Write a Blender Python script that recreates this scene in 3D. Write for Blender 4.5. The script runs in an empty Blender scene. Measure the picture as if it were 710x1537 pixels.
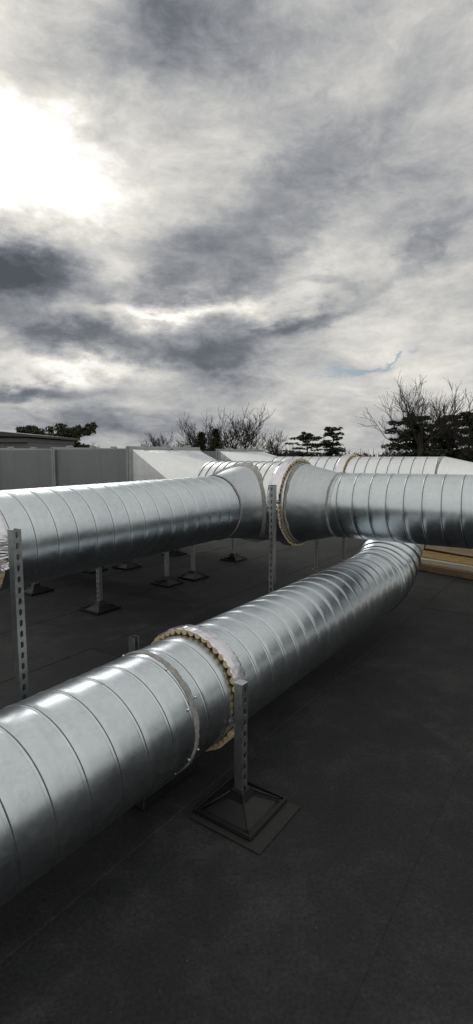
import bpy, math, random
from mathutils import Vector, Matrix, noise, Quaternion
PI = math.pi
R = math.radians
scene = bpy.context.scene
COL = scene.collection
H = 1.55                      # eye height above the roof
YAW = R(35.3)                 # heading of the two long ducts
D = Vector((math.sin(YAW), math.cos(YAW), 0))       # along the long ducts
L = Vector((-math.cos(YAW), math.sin(YAW), 0))      # across them, to the left
UP = Vector((0, 0, 1))
def P(s, t, z=0.0): return L * s + D * t + UP * z
SUN_AZ, SUN_EL = -20.0, 27.0

# ------------------------------------------------------------------ helpers
def tag(o, label=None, cat=None, group=None, kind=None):
    if label: o['label'] = label
    if cat: o['category'] = cat
    if group: o['group'] = group
    if kind: o['kind'] = kind
    return o
def empty(name, loc=(0, 0, 0), rz=0.0):
    o = bpy.data.objects.new(name, None); COL.objects.link(o)
    o.location = loc; o.rotation_euler = (0, 0, rz); o.empty_display_size = 0.1
    return o
class MB:
    def __init__(s): s.v = []; s.f = []; s.sm = []; s.mi = []; s.cur = 0
    def add(s, vs, fs, smooth=False):
        n = len(s.v); s.v += [tuple(v) for v in vs]
        for f in fs:
            s.f.append(tuple(n + i for i in f)); s.sm.append(smooth); s.mi.append(s.cur)
    def box(s, c, d, rot=None, taper=1.0):
        c = Vector(c); hx, hy, hz = d[0]/2, d[1]/2, d[2]/2
        vs = []
        for z, k in ((-hz, 1), (hz, taper)):
            for x, y in ((-hx, -hy), (hx, -hy), (hx, hy), (-hx, hy)):
                v = Vector((x*k, y*k, z))
                if rot is not None: v = rot @ v
                vs.append(c + v)
        s.add(vs, [(3,2,1,0),(4,5,6,7),(0,1,5,4),(1,2,6,5),(2,3,7,6),(3,0,4,7)])
    def tube(s, pts, rad, k=6, caps=True, smooth=True):
        pts = [Vector(p) for p in pts]; n = len(pts); base = len(s.v)
        t0 = (pts[1]-pts[0]).normalized()
        a = t0.orthogonal().normalized()
        vs = []
        for i, p in enumerate(pts):
            t = (pts[min(i+1, n-1)] - pts[max(i-1, 0)]).normalized()
            a = (a - t * a.dot(t))
            if a.length < 1e-5: a = t.orthogonal()
            a.normalize(); b = t.cross(a)
            r = rad[i] if isinstance(rad, (list, tuple)) else rad
            for j in range(k):
                q = 2*PI*j/k
                vs.append(p + (a*math.cos(q) + b*math.sin(q))*r)
        fs = []
        for i in range(n-1):
            for j in range(k):
                j2 = (j+1) % k
                fs.append((i*k+j, i*k+j2, (i+1)*k+j2, (i+1)*k+j))
        if caps:
            fs.append(tuple(range(k-1, -1, -1))); fs.append(tuple((n-1)*k+j for j in range(k)))
        s.add(vs, fs, smooth)
    def build(s, name, mat, parent=None, matrix=None, mods=None):
        me = bpy.data.meshes.new(name)
        me.from_pydata(s.v, [], s.f); me.update()
        me.polygons.foreach_set('use_smooth', s.sm)
        mats = mat if isinstance(mat, (list, tuple)) else [mat]
        for m in mats: me.materials.append(m)
        if len(mats) > 1: me.polygons.foreach_set('material_index', s.mi)
        o = bpy.data.objects.new(name, me); COL.objects.link(o)
        if parent is not None: o.parent = parent
        if matrix is not None: o.matrix_local = matrix
        return o
def frame(origin, ax):
    """local x along ax, z up-ish"""
    x = Vector(ax).normalized(); y = UP.cross(x).normalized(); z = x.cross(y)
    m = Matrix((x, y, z)).transposed().to_4x4(); m.translation = Vector(origin)
    return m
def bevel(o, w=0.003, seg=2):
    m = o.modifiers.new('bevel', 'BEVEL'); m.width = w; m.segments = seg; m.limit_method = 'ANGLE'; m.angle_limit = R(40)

# ------------------------------------------------------------------ materials
class NT:
    def __init__(s, nt): s.nt = nt
    def n(s, t, **kw):
        nd = s.nt.nodes.new(t)
        for k, v in kw.items():
            if k in nd.inputs.keys() if hasattr(nd.inputs, 'keys') else False: nd.inputs[k].default_value = v
            else: setattr(nd, k, v)
        return nd
    def l(s, a, b): s.nt.links.new(a, b)
    def math(s, op, a, b=None, c=None, clamp=False):
        nd = s.nt.nodes.new('ShaderNodeMath'); nd.operation = op; nd.use_clamp = clamp
        for i, q in enumerate((a, b, c)):
            if q is None: continue
            if isinstance(q, (int, float)): nd.inputs[i].default_value = q
            else: s.l(q, nd.inputs[i])
        return nd.outputs[0]
    def vmath(s, op, a, b=None):
        nd = s.nt.nodes.new('ShaderNodeVectorMath'); nd.operation = op
        for i, q in enumerate((a, b)):
            if q is None: continue
            if isinstance(q, (tuple, list, Vector)): nd.inputs[i].default_value = tuple(q)
            elif isinstance(q, (int, float)): nd.inputs[3].default_value = q
            else: s.l(q, nd.inputs[i])
        return nd.outputs['Value'] if op in ('DOT_PRODUCT', 'LENGTH') else nd.outputs[0]
    def noise(s, vec, scale, detail=4, rough=0.5, dist=0.0):
        nd = s.nt.nodes.new('ShaderNodeTexNoise')
        nd.inputs['Scale'].default_value = scale; nd.inputs['Detail'].default_value = detail
        nd.inputs['Roughness'].default_value = rough; nd.inputs['Distortion'].default_value = dist
        if vec is not None: s.l(vec, nd.inputs['Vector'])
        return nd
    def ramp(s, fac, stops, interp='LINEAR'):
        nd = s.nt.nodes.new('ShaderNodeValToRGB'); cr = nd.color_ramp; cr.interpolation = interp
        while len(cr.elements) < len(stops): cr.elements.new(0.5)
        for e, (p, c) in zip(cr.elements, stops):
            e.position = p; e.color = (c[0], c[1], c[2], 1) if not isinstance(c, (int, float)) else (c, c, c, 1)
        s.l(fac, nd.inputs[0]); return nd.outputs[0]
def newmat(name):
    m = bpy.data.materials.new(name); m.use_nodes = True
    nt = m.node_tree; nt.nodes.clear()
    out = nt.nodes.new('ShaderNodeOutputMaterial'); b = nt.nodes.new('ShaderNodeBsdfPrincipled')
    nt.links.new(b.outputs[0], out.inputs[0])
    return m, NT(nt), b
def coords(k, mapping=None):
    tc = k.nt.nodes.new('ShaderNodeTexCoord')
    if mapping is None: return tc.outputs['Object']
    mp = k.nt.nodes.new('ShaderNodeMapping'); mp.inputs['Scale'].default_value = mapping
    k.l(tc.outputs['Object'], mp.inputs['Vector']); return mp.outputs[0]
def bump(k, b, h, strength, dist):
    bp = k.nt.nodes.new('ShaderNodeBump'); bp.inputs['Strength'].default_value = strength
    bp.inputs['Distance'].default_value = dist; k.l(h, bp.inputs['Height']); k.l(bp.outputs[0], b.inputs['Normal'])

def metal_mat(name, lo, hi, r0, r1, wav=0.004, metallic=1.0):
    m, k, b = newmat(name)
    v = coords(k); vs = coords(k, (1.0, 0.35, 0.35))
    n1 = k.noise(v, 3.0, 6, 0.6).outputs[0]; n2 = k.noise(vs, 38.0, 5, 0.65).outputs[0]
    vo = k.nt.nodes.new('ShaderNodeTexVoronoi'); vo.inputs['Scale'].default_value = 55; k.l(v, vo.inputs['Vector'])
    sp = k.nt.nodes.new('ShaderNodeSeparateColor'); k.l(vo.outputs['Color'], sp.inputs[0])
    mixv = k.math('ADD', k.math('MULTIPLY', n1, 0.62), k.math('ADD', k.math('MULTIPLY', n2, 0.18), k.math('MULTIPLY', sp.outputs[0], 0.15)))
    col = k.ramp(mixv, [(0.30, lo), (0.70, hi)])
    sc = k.noise(coords(k, (2.2, 9.0, 9.0)), 2.6, 5, 0.75, 1.2).outputs[0]      # scratches and grubby marks
    runs = k.noise(coords(k, (6.0, 1.0, 0.35)), 3.5, 4, 0.6).outputs[0]          # faint water runs
    dk = k.math('ADD', k.math('MULTIPLY', k.math('MAXIMUM', k.math('SUBTRACT', sc, 0.63), 0.0), 4.5), k.math('MULTIPLY', k.math('MAXIMUM', k.math('SUBTRACT', runs, 0.55), 0.0), 0.8), clamp=True)
    dm = k.nt.nodes.new('ShaderNodeMix'); dm.data_type = 'RGBA'; k.l(k.math('MINIMUM', dk, 0.6), dm.inputs[0]); k.l(col, dm.inputs[6]); dm.inputs[7].default_value = (lo[0]*.45, lo[1]*.45, lo[2]*.45, 1)
    k.l(dm.outputs[2], b.inputs['Base Color'])
    # pale scuffs and handling marks
    n3 = k.noise(v, 7.0, 8, 0.72, 0.6).outputs[0]
    rg = k.math('ADD', k.math('MULTIPLY', k.math('SUBTRACT', mixv, 0.3), (r1 - r0)*2.2), r0)
    rg2 = k.math('ADD', rg, k.math('MULTIPLY', k.math('SMOOTH_MIN', k.math('MAXIMUM', k.math('SUBTRACT', n3, 0.5), 0.0), 0.15, 0.05), 0.35), clamp=True)
    k.l(rg2, b.inputs['Roughness'])
    b.inputs['Metallic'].default_value = metallic
    w = k.noise(v, 4.5, 3, 0.5).outputs[0]
    hgt = k.math('ADD', k.math('MULTIPLY', w, 1.0), k.math('MULTIPLY', n2, 0.03))
    bump(k, b, hgt, 0.55, wav)
    return m
GALV = metal_mat('galvanised_sheet', (.50, .555, .595), (.635, .69, .725), .26, .36)
GALVD = metal_mat('galvanised_dull_sheet', (.42, .46, .49), (.54, .58, .61), .36, .48, .003)
GALVW = metal_mat('galvanised_bright_sheet', (.70, .735, .76), (.84, .865, .885), .30, .40)
CREASE_SHADE = metal_mat('galvanised_crease_shade', (.13, .14, .15), (.22, .235, .245), .5, .62, .001)  # darker copy of the sheet: shade of the seam groove put into the colour
PANEL = metal_mat('galvanised_dark_panel', (.23, .25, .265), (.29, .312, .325), .5, .62, .003)  # rougher sheet, with dark reflections put into its lower base colour
STRUT = metal_mat('galvanised_strut', (.30, .32, .33), (.44, .46, .465), .38, .55, .001)
FOIL = metal_mat('foil_tape', (.66, .65, .70), (.80, .79, .84), .20, .36, .010)

def simple(name, c1, c2, rough, scale=8, bs=0.2, bd=0.004, detail=6, mapping=None):
    m, k, b = newmat(name); v = coords(k, mapping)
    n = k.noise(v, scale, detail, 0.6).outputs[0]
    k.l(k.ramp(n, [(0.3, c1), (0.7, c2)]), b.inputs['Base Color'])
    b.inputs['Roughness'].default_value = rough
    bump(k, b, n, bs, bd); return m
RUBBER = simple('black_rubber', (.005, .0055, .006), (.011, .0115, .012), .38, 14, .25, .002)
RUBBER.node_tree.nodes['Principled BSDF'].inputs['Specular IOR Level'].default_value = .3
MAT_RUB = simple('rubber_mat', (.008, .0085, .009), (.017, .0175, .018), .75, 90, .5, .003)
SEAL = simple('grey_sealant', (.19, .19, .19), (.33, .325, .32), .62, 40, .6, .006)
FOAM = simple('phenolic_foam', (.48, .385, .22), (.64, .53, .35), .9, 60, .4, .002)
SCREW = simple('screw_steel', (.6, .6, .6), (.8, .8, .8), .25, 10)
SCREW.node_tree.nodes['Principled BSDF'].inputs['Metallic'].default_value = 1
FASCIA = simple('grey_fascia', (.045, .048, .050), (.065, .068, .070), .6, 2)
CLAD = simple('grey_cladding', (.13, .14, .145), (.17, .18, .185), .6, 3)
BARK = simple('bark', (.018, .016, .014), (.036, .032, .028), .9, 6)
PLY = simple('plywood', (.62, .48, .30), (.78, .65, .45), .7, 5, .3, .002, 6, (1, 8, 8))
OSB = simple('yellow_sheet_board', (.60, .42, .17), (.76, .58, .29), .8, 22, .5, .002, 6, (1, 2, 2))
WHITEW = simple('pale_timber', (.52, .47, .40), (.68, .64, .57), .7, 5, .2, .002, 6, (1, 9, 9))
BROWNW = simple('weathered_timber', (.13, .085, .05), (.27, .19, .12), .85, 6, .4, .003, 6, (1, 10, 10))
BARE = simple('woodland_twigs', (.030, .028, .024), (.060, .054, .044), .95, 1.0)

def leaf_mat(name, c1, c2, scale):
    m, k, b = newmat(name)
    n = k.noise(coords(k), scale, 4, 0.6).outputs[0]
    k.l(k.ramp(n, [(0.32, c1), (0.68, c2)]), b.inputs['Base Color'])
    b.inputs['Roughness'].default_value = .8
    return m
NEEDLE = leaf_mat('cedar_needles', (.018, .026, .016), (.040, .052, .030), 1.2)
PINE = leaf_mat('pine_needles', (.022, .030, .014), (.046, .056, .026), 1.5)

def roof_mat():
    m, k, b = newmat('bitumen_felt')
    v = coords(k)
    big = k.noise(v, 0.9, 6, 0.62).outputs[0]; mid = k.noise(v, 5.0, 7, 0.7, 0.4).outputs[0]
    fine = k.noise(v, 75, 5, 0.8).outputs[0]; speck = k.noise(v, 70, 2, 0.5).outputs[0]
    a = k.math('ADD', k.math('MULTIPLY', big, 0.5), k.math('MULTIPLY', mid, 0.5))
    base = k.ramp(a, [(0.30, (.0085, .0094, .0108)), (0.50, (.0190, .0202, .0220)), (0.68, (.044, .0455, .047))])
    mx = k.nt.nodes.new('ShaderNodeMix'); mx.data_type = 'RGBA'; mx.blend_type = 'MULTIPLY'; mx.inputs[0].default_value = .75
    k.l(base, mx.inputs[6]); k.l(k.ramp(fine, [(0.3, .35), (0.7, 1.75)]), mx.inputs[7])
    mx2 = k.nt.nodes.new('ShaderNodeMix'); mx2.data_type = 'RGBA'
    sp = k.math('MULTIPLY', k.math('GREATER_THAN', speck, 0.76), 0.5)
    k.l(sp, mx2.inputs[0]); k.l(mx.outputs[2], mx2.inputs[6]); mx2.inputs[7].default_value = (.16, .155, .145, 1)
    k.l(mx2.outputs[2], b.inputs['Base Color'])
    b.inputs['Specular IOR Level'].default_value = .22
    k.l(k.ramp(mid, [(0.3, .7), (0.7, .95)]), b.inputs['Roughness'])
    bump(k, b, k.math('ADD', k.math('MULTIPLY', fine, 0.5), k.math('MULTIPLY', mid, 1.2)), .6, .006)
    return m
ROOF = roof_mat()
GRASSM = simple('far_ground', (.035, .045, .02), (.06, .07, .035), .95, 0.05)

# ------------------------------------------------------------------ sky
def build_world():
    w = bpy.data.worlds.new('World'); scene.world = w; w.use_nodes = True
    nt = w.node_tree; nt.nodes.clear(); k = NT(nt)
    out = nt.nodes.new('ShaderNodeOutputWorld')
    sky = nt.nodes.new('ShaderNodeTexSky'); sky.sky_type = 'NISHITA'; sky.sun_disc = False
    sky.sun_elevation = R(SUN_EL); sky.sun_rotation = R(SUN_AZ); sky.air_density = 1.0; sky.dust_density = 0.6
    bg1 = nt.nodes.new('ShaderNodeBackground'); bg1.inputs[1].default_value = 0.055; k.l(sky.outputs[0], bg1.inputs[0])
    tc = nt.nodes.new('ShaderNodeTexCoord'); d0 = tc.outputs['Generated']
    # wind-torn edges: disturb the direction before looking the cloud banks up
    sx0 = nt.nodes.new('ShaderNodeSeparateXYZ'); k.l(d0, sx0.inputs[0])
    zz = k.math('ADD', k.math('MAXIMUM', sx0.outputs[2], 0.0), 0.16)
    cx = nt.nodes.new('ShaderNodeCombineXYZ')
    k.l(k.math('DIVIDE', sx0.outputs[0], zz), cx.inputs[0]); k.l(k.math('DIVIDE', sx0.outputs[1], zz), cx.inputs[1])
    plane = cx.outputs[0]
    def warp(scale, amt, detail):
        n = k.noise(plane, scale, detail, 0.6)
        v = k.vmath('SUBTRACT', n.outputs['Color'], (0.5, 0.5, 0.5))
        nd = nt.nodes.new('ShaderNodeVectorMath'); nd.operation = 'MULTIPLY'; k.l(v, nd.inputs[0])
        nd.inputs[1].default_value = (amt, amt, amt*0.6); return nd.outputs[0]
    mpd = nt.nodes.new('ShaderNodeMapping'); mpd.inputs['Scale'].default_value = (1, 1, 2.1); k.l(d0, mpd.inputs['Vector']); iso = mpd.outputs[0]
    def warp_iso(scale, amt, detail):
        n = k.noise(iso, scale, detail, 0.62); v = k.vmath('SUBTRACT', n.outputs['Color'], (0.5, 0.5, 0.5))
        nd = nt.nodes.new('ShaderNodeVectorMath'); nd.operation = 'MULTIPLY'; k.l(v, nd.inputs[0])
        nd.inputs[1].default_value = (amt, amt, amt*0.6); return nd.outputs[0]
    d = k.vmath('ADD', d0, warp(1.3, 0.05, 3)); d = k.vmath('ADD', d, warp_iso(6.0, 0.17, 9)); d = k.vmath('ADD', d, warp_iso(17.0, 0.085, 9)); d = k.vmath('NORMALIZE', d)
    def bank(az, el, sa, se, amp, rot=0.0):
        a, e = R(az), R(el)
        c = Vector((math.sin(a)*math.cos(e), math.cos(a)*math.cos(e), math.sin(e)))
        t1 = Vector((math.cos(a), -math.sin(a), 0)); t2 = t1.cross(c)
        if t2.z < 0: t2 = -t2
        q = R(rot); u = t1*math.cos(q) + t2*math.sin(q); v = -t1*math.sin(q) + t2*math.cos(q)
        u = u/math.sin(R(sa)); v = v/math.sin(R(se))
        pu = k.math('POWER', k.vmath('DOT_PRODUCT', d, u), 2.0) if False else None
        A = k.vmath('DOT_PRODUCT', k.vmath('SUBTRACT', d, c), u); B = k.vmath('DOT_PRODUCT', k.vmath('SUBTRACT', d, c), v)
        q2 = k.math('ADD', k.math('MULTIPLY', A, A), k.math('MULTIPLY', B, B))
        g = k.math('EXPONENT', k.math('MULTIPLY', q2, -1.0))
        front = k.math('GREATER_THAN', k.vmath('DOT_PRODUCT', d, c), 0.0)
        return k.math('MULTIPLY', k.math('MULTIPLY', g, front), amp)
    banks = [  # azimuth, elevation, half widths, brightness
        (-23, 26, 9.5, 4.6, .85), (-24, 37, 7, 4, .12), (-8, 36, 9, 4, -.30, 15), (-25, 46, 12, 3, -.35, -10),
        (-22.5, 17.2, 6.6, 3.2, -.88, 0), (-17.5, 12.0, 9, 1.5, -.50, -4), (-22, 6.6, 7, 0.9, -.55, 0), (-16, 3.6, 13, 1.4, -.30),
        (-3, 19.5, 7.5, 3.0, -.42, 12), (4, 25, 8, 4.0, -.44, 20), (-9, 17.0, 4, 1.4, -.20, 10), (-12,21,5,1.5,-.15,5),
        (-2, 10.4, 8.5, 3.0, -.62, 6), (6.5, 13.6, 5, 1.0, -.46, 8), (1, 17, 4, 1.2, -.2, -20),
        (-2.5, 15.2, 7, 0.9, .42, 6), (-15, 8.9, 9, 1.0, .42), (-10, 14.6, 5, 0.8, .30), (-12.5, 18.6, 2.6, 1.8, .26),
        (8, 20, 3.0, 2.4, .12), (15, 12.5, 10, 2.6, .10, 12), (18, 7.2, 12, 1.8, .16),
        (19, 19.5, 6.5, 0.9, -.22, 28), (23, 25.5, 8, 4.0, -.20), (23, 16, 5, 2.4, -.26), (9, 17.2, 4, 0.8, -.25, 4),
        (0, 2.0, 60, 3.0, -.15), (12, 34, 14, 6, -.15), (-2, 38, 12, 5, -.2),
    ]
    tot = None
    for bkk in banks:
        g = bank(*bkk); tot = g if tot is None else k.math('ADD', tot, g)
    behind = nt.nodes.new('ShaderNodeMapRange'); behind.interpolation_type = 'SMOOTHSTEP'; behind.inputs[1].default_value = -.15; behind.inputs[2].default_value = .9; behind.inputs[4].default_value = .17  # extra glow added to the unseen sky behind and overhead, to brighten the ducts
    k.l(k.vmath('DOT_PRODUCT', d0, Vector((0, -math.cos(R(62)), math.sin(R(62))))), behind.inputs[0]); tot = k.math('ADD', tot, behind.outputs[0])
    n1 = k.noise(plane, 1.1, 9, 0.60, 0.35).outputs[0]; n2 = k.noise(plane, 3.6, 8, 0.62, 0.2).outputs[0]
    n3 = k.noise(k.vmath('ADD', iso, warp_iso(3.0, 0.22, 3)), 5.2, 13, 0.68, 0.0).outputs[0]
    det = k.math('ADD', k.math('MULTIPLY', k.math('SUBTRACT', n1, 0.5), 0.28), k.math('MULTIPLY', k.math('SUBTRACT', n2, 0.5), 0.18))
    det = k.math('ADD', det, k.math('MULTIPLY', k.math('SUBTRACT', n3, 0.5), 0.90))
    val = k.math('ADD', k.math('ADD', k.math('MULTIPLY', tot, 0.80), 0.665), det, clamp=True)
    col = k.ramp(val, [(0.0, (.085, .094, .112)), (0.22, (.165, .176, .20)), (0.42, (.33, .34, .358)), (0.62, (.55, .545, .53)), (0.82, (.80, .775, .715)), (1.0, (1.12, 1.11, 1.05))])
    bg2 = nt.nodes.new('ShaderNodeBackground'); bg2.inputs[1].default_value = 1.0; k.l(col, bg2.inputs[0])
    hole = k.math('ADD', bank(12, 8.9, 3.4, .34, 1.3, 8), bank(17, 10.0, 2.6, .18, .8, 12))
    hole = k.math('MULTIPLY', hole, k.math('GREATER_THAN', n2, 0.40), clamp=True)
    mx = nt.nodes.new('ShaderNodeMixShader'); k.l(hole, mx.inputs[0]); k.l(bg2.outputs[0], mx.inputs[1]); k.l(bg1.outputs[0], mx.inputs[2])
    k.l(mx.outputs[0], out.inputs[0])
build_world()
sd = bpy.data.lights.new('sun', 'SUN'); sd.energy = 0.55; sd.angle = R(24); sd.color = (1, .97, .92)
so = bpy.data.objects.new('sun', sd); COL.objects.link(so)
a, e = R(SUN_AZ), R(SUN_EL)
sv = Vector((math.sin(a)*math.cos(e), math.cos(a)*math.cos(e), math.sin(e)))
so.rotation_euler = sv.to_track_quat('Z', 'Y').to_euler()

# ------------------------------------------------------------------ the roof and the ground
def build_roof():
    mb = MB(); w = 0.93; off = 1.41 - 12*w; rnd = random.Random(3)
    t0, t1 = -9.0, 26.0
    for i in range(42):
        s0 = off + i*w
        jog = [(rnd.uniform(-.004, .004)) for _ in range(36)]
        n = 35
        vs = []
        for j in range(n+1):
            t = t0 + (t1-t0)*j/n
            a0 = s0 + jog[j]
            vs += [P(a0, t, -0.001), P(a0 + .004, t, 0.0022), P(a0 + .10, t, 0.0020), P(s0 + w + .02, t, -0.0018)]
        fs = []
        for j in range(n):
            for q in range(3): fs.append((j*4+q, j*4+4+q, j*4+5+q, j*4+1+q))
        mb.add(vs, fs)
    o = mb.build('roof_deck', ROOF); tag(o, kind='structure')
    # end laps: short cross seams where one roll meets the next
    mb = MB()
    for s, t in ((.52, 5.3), (-.41, 3.9), (1.45, 6.1), (2.4, 2.6), (3.3, 6.6), (1.45, 0.4), (-1.34, 3.1)):
        a0, b0, c0, d0 = P(s+.01, t, .0035), P(s+w-.03, t, .0010), P(s+w-.03, t+.12, .0005), P(s+.01, t+.12, .0030)
        up = UP*.0002
        mb.add([a0, b0, c0, d0, a0+up, b0+up, c0+up, d0+up], [(4,5,6,7), (0,1,5,4), (1,2,6,5), (2,3,7,6), (3,0,4,7)])
    tag(mb.build('roof_lap', ROOF), kind='structure')
    # parapet round the far edges and the building mass below
    mb = MB(); m = frame((0, 0, 0), D)
    mb.box((0, 0, 0), (1, 1, 1))
    mb.v = [tuple(P(off + 21*w + x*42*w, 8.5 + y*35, -2.6 + z*5.1)) for x, y, z in mb.v]
    tag(mb.build('roof_building', CLAD), 'grey wall of the building under the dark roof', 'building')
    g = MB(); g.add([(-900, -900, -5.2), (900, -900, -5.2), (900, 900, -5.2), (-900, 900, -5.2)], [(0, 1, 2, 3)])
    tag(g.build('ground', GRASSM), kind='structure')
build_roof()

# ------------------------------------------------------------------ round ducts
def spiral(name, mat, parent, a, b, r, pitch=0.137, ridge=0.0015, seed=0, N=128, hand=1):
    a, b = Vector(a), Vector(b); ln = (b-a).length; mb = MB()
    k = pitch/0.137
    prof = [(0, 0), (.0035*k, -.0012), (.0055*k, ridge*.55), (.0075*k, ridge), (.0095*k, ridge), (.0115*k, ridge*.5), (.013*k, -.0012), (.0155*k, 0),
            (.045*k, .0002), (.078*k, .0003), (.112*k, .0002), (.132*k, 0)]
    turns = int(ln/pitch) + 2; rows = []
    for i in range(-1, turns):
        for s, dr in prof: rows.append((i*pitch + s, dr))
    vs = []; rnd = Vector((seed*7.3, seed*3.1, 0))
    for s, dr in rows:
        for j in range(N+1):
            th = 2*PI*j/N; x = s + hand*pitch*j/N
            x = min(max(x, 0.0), ln)
            wob = noise.noise(Vector((x*1.3, math.cos(th)*1.6, math.sin(th)*1.6)) + rnd)*.0013
            rr = r + dr + wob
            vs.append((x, math.cos(th)*rr, math.sin(th)*rr))
    fs = []; kinds = []; M = N+1
    for i in range(len(rows)-1):
        for j in range(N):
            q = (i*M+j, i*M+j+1, (i+1)*M+j+1, (i+1)*M+j)
            xs = [vs[z][0] for z in q]
            if max(xs) - min(xs) < 1e-6: continue
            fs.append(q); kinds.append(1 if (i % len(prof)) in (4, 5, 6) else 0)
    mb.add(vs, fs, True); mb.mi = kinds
    o = mb.build(name, (mat, CREASE_SHADE), parent, frame(a, b-a))
    return o
def lathe(name, mat, parent, a, ax, prof, N=96, wob=0.0, seed=0, jag=0.0):
    """prof: list of (x along axis, radius)"""
    mb = MB(); vs = []; M = N+1; rnd = Vector((seed*5.7, 0, seed*2.2))
    for i, (x, r) in enumerate(prof):
        for j in range(M):
            th = 2*PI*(j % N)/N; c, s = math.cos(th), math.sin(th)
            rr = r + (noise.noise(Vector((x*30, c*9, s*9))+rnd)*wob if wob else 0)
            xx = x + (noise.noise(Vector((c*7, s*7, 3.0 if i == 0 else 8.0))+rnd)*jag if jag and i in (0, len(prof)-1) else 0)
            vs.append((xx, c*rr, s*rr))
    fs = [(i*M+j, i*M+j+1, (i+1)*M+j+1, (i+1)*M+j) for i in range(len(prof)-1) for j in range(N)]
    mb.add(vs, fs, True)
    return mb.build(name, mat, parent, frame(a, ax))
def collar(parent, a, ax, r, teeth=46, th=0.030, foil=(-14, 205), scrap=-18, width=0.085, seed=1):
    """insulation sleeve: a notched foam strip under foil tape, open at its front face"""
    mb = MB(); rnd = random.Random(seed)
    for i in range(teeth):
        q = 2*PI*i/teeth; w = 2*PI/teeth
        if scrap is not None and abs(math.degrees((q - R(scrap) + PI) % (2*PI) - PI)) < 5: continue
        hi = r + th + rnd.uniform(-.002, .002); lo = r + .003
        wi, wo = w*rnd.uniform(.13, .21), w*.49
        x0 = rnd.uniform(-.004, .003); vs = []
        for x in (x0, width*.8):
            for ang, rr in ((q-wi, lo), (q+wi, lo), (q+wo, hi - .006), (q+wo, hi), (q-wo, hi), (q-wo, hi-.006)):
                vs.append((x, math.cos(ang)*rr, math.sin(ang)*rr))
        mb.add(vs, [(0,1,2,3,4,5), (11,10,9,8,7,6), (0,6,7,1), (1,7,8,2), (2,8,9,3), (3,9,10,4), (4,10,11,5), (5,11,6,0)])
    o = mb.build('insulation_collar', FOAM, parent, frame(a, ax))
    # foil wrap: a wrinkled band with a ragged edge over part of the circumference
    fb = MB(); n = 150; rows = [(0.0, th+.001), (.004, th+.005), (width*.45, th+.006), (width*.9, th+.003), (width*1.1, .010), (width*1.3, .0045)]
    M = n+1; vs = []
    for i, (x, dr) in enumerate(rows):
        for j in range(M):
            dg = foil[0] + (foil[1]-foil[0])*j/n; q = R(dg); c, s = math.cos(q), math.sin(q)
            nz = noise.noise(Vector((x*28, c*11, s*11 + seed)))
            edge = min(1, min(dg-foil[0], foil[1]-dg)/25.0)
            xx = x + (noise.noise(Vector((c*13, s*13, i*.1+seed)))*.012 if i in (0, len(rows)-1) else 0)
            if i == 0: xx = max(xx, -.003) if xx < 0 else xx*.5
            if i == len(rows)-1: xx += width*.25*noise.noise(Vector((c*2, s*2, 5.0+seed)))
            rr = r + dr + nz*.0028 + (1-edge)*noise.noise(Vector((c*25, s*25, x*60)))*.010
            vs.append((xx, c*rr, s*rr))
    fs = [(i*M+j, i*M+j+1, (i+1)*M+j+1, (i+1)*M+j) for i in range(len(rows)-1) for j in range(n)]
    fb.add(vs, fs, False)
    f = fb.build('foil_tape', FOIL, o)
    m = f.modifiers.new('solid', 'SOLIDIFY'); m.thickness = .0008
    if scrap is not None:      # crumpled loose end of the foil
        import bmesh
        bm = bmesh.new(); bmesh.ops.create_icosphere(bm, subdivisions=4, radius=1)
        q = R(scrap); cc = Vector((width*.55, math.cos(q)*(r+th*.8), math.sin(q)*(r+th*.8)))
        for v in bm.verts:
            p = v.co.copy(); k1 = noise.noise(p*1.6+Vector((seed, 0, 0))); k2 = noise.noise(p*4.5)*.9 + noise.noise(p*9)*.5
            p = p*(1 + .55*k1 + .6*k2); v.co = cc + Vector((p.x*.034, p.y*.020, p.z*.022))
        me = bpy.data.meshes.new('foil_scrap'); bm.to_mesh(me); bm.free(); me.materials.append(FOIL)
        so_ = bpy.data.objects.new('foil_scrap', me); COL.objects.link(so_); so_.parent = o
    return o
def screw(parent, pos, nrm, r=.0045):
    mb = MB(); n = Vector(nrm).normalized(); p = Vector(pos)
    mb.tube([p - n*.002, p + n*.0015, p + n*.003, p+n*.0045], [r*1.5, r*1.5, r, r*.75], 8)
    return mb.build('screw', SCREW, parent)

def sealant_ring(parent, a, ax, r, w=.022, seed=0, h=.003, arc=None):
    """brushed-on mastic band of uneven width"""
    mb = MB(); n = 160; M = n+1; vs = []
    cols = 5
    for j in range(M):
        q = 2*PI*j/n; c, s = math.cos(q), math.sin(q)
        wl = w*(.55 + .5*abs(noise.noise(Vector((c*4, s*4, seed))))+.25*noise.noise(Vector((c*12, s*12, seed))))
        wr = w*(.55 + .6*abs(noise.noise(Vector((c*3, s*3, seed+9))))+.25*noise.noise(Vector((c*14, s*14, seed))))
        for i in range(cols):
            x = -wl + (wl+wr)*i/(cols-1); e = math.sin(PI*i/(cols-1))
            rr = (r(x) if callable(r) else r) - .0012 + (h + .001 + noise.noise(Vector((x*60, c*20, s*20)))*.0015)*min(1, e*1.6)
            vs.append((x, c*rr, s*rr))
    fs = [(j*cols+i, j*cols+i+1, (j+1)*cols+i+1, (j+1)*cols+i) for j in range(n) for i in range(cols-1)]
    mb.add(vs, fs, True)
    return mb.build('sealant_band', SEAL, parent, frame(a, ax))

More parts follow.
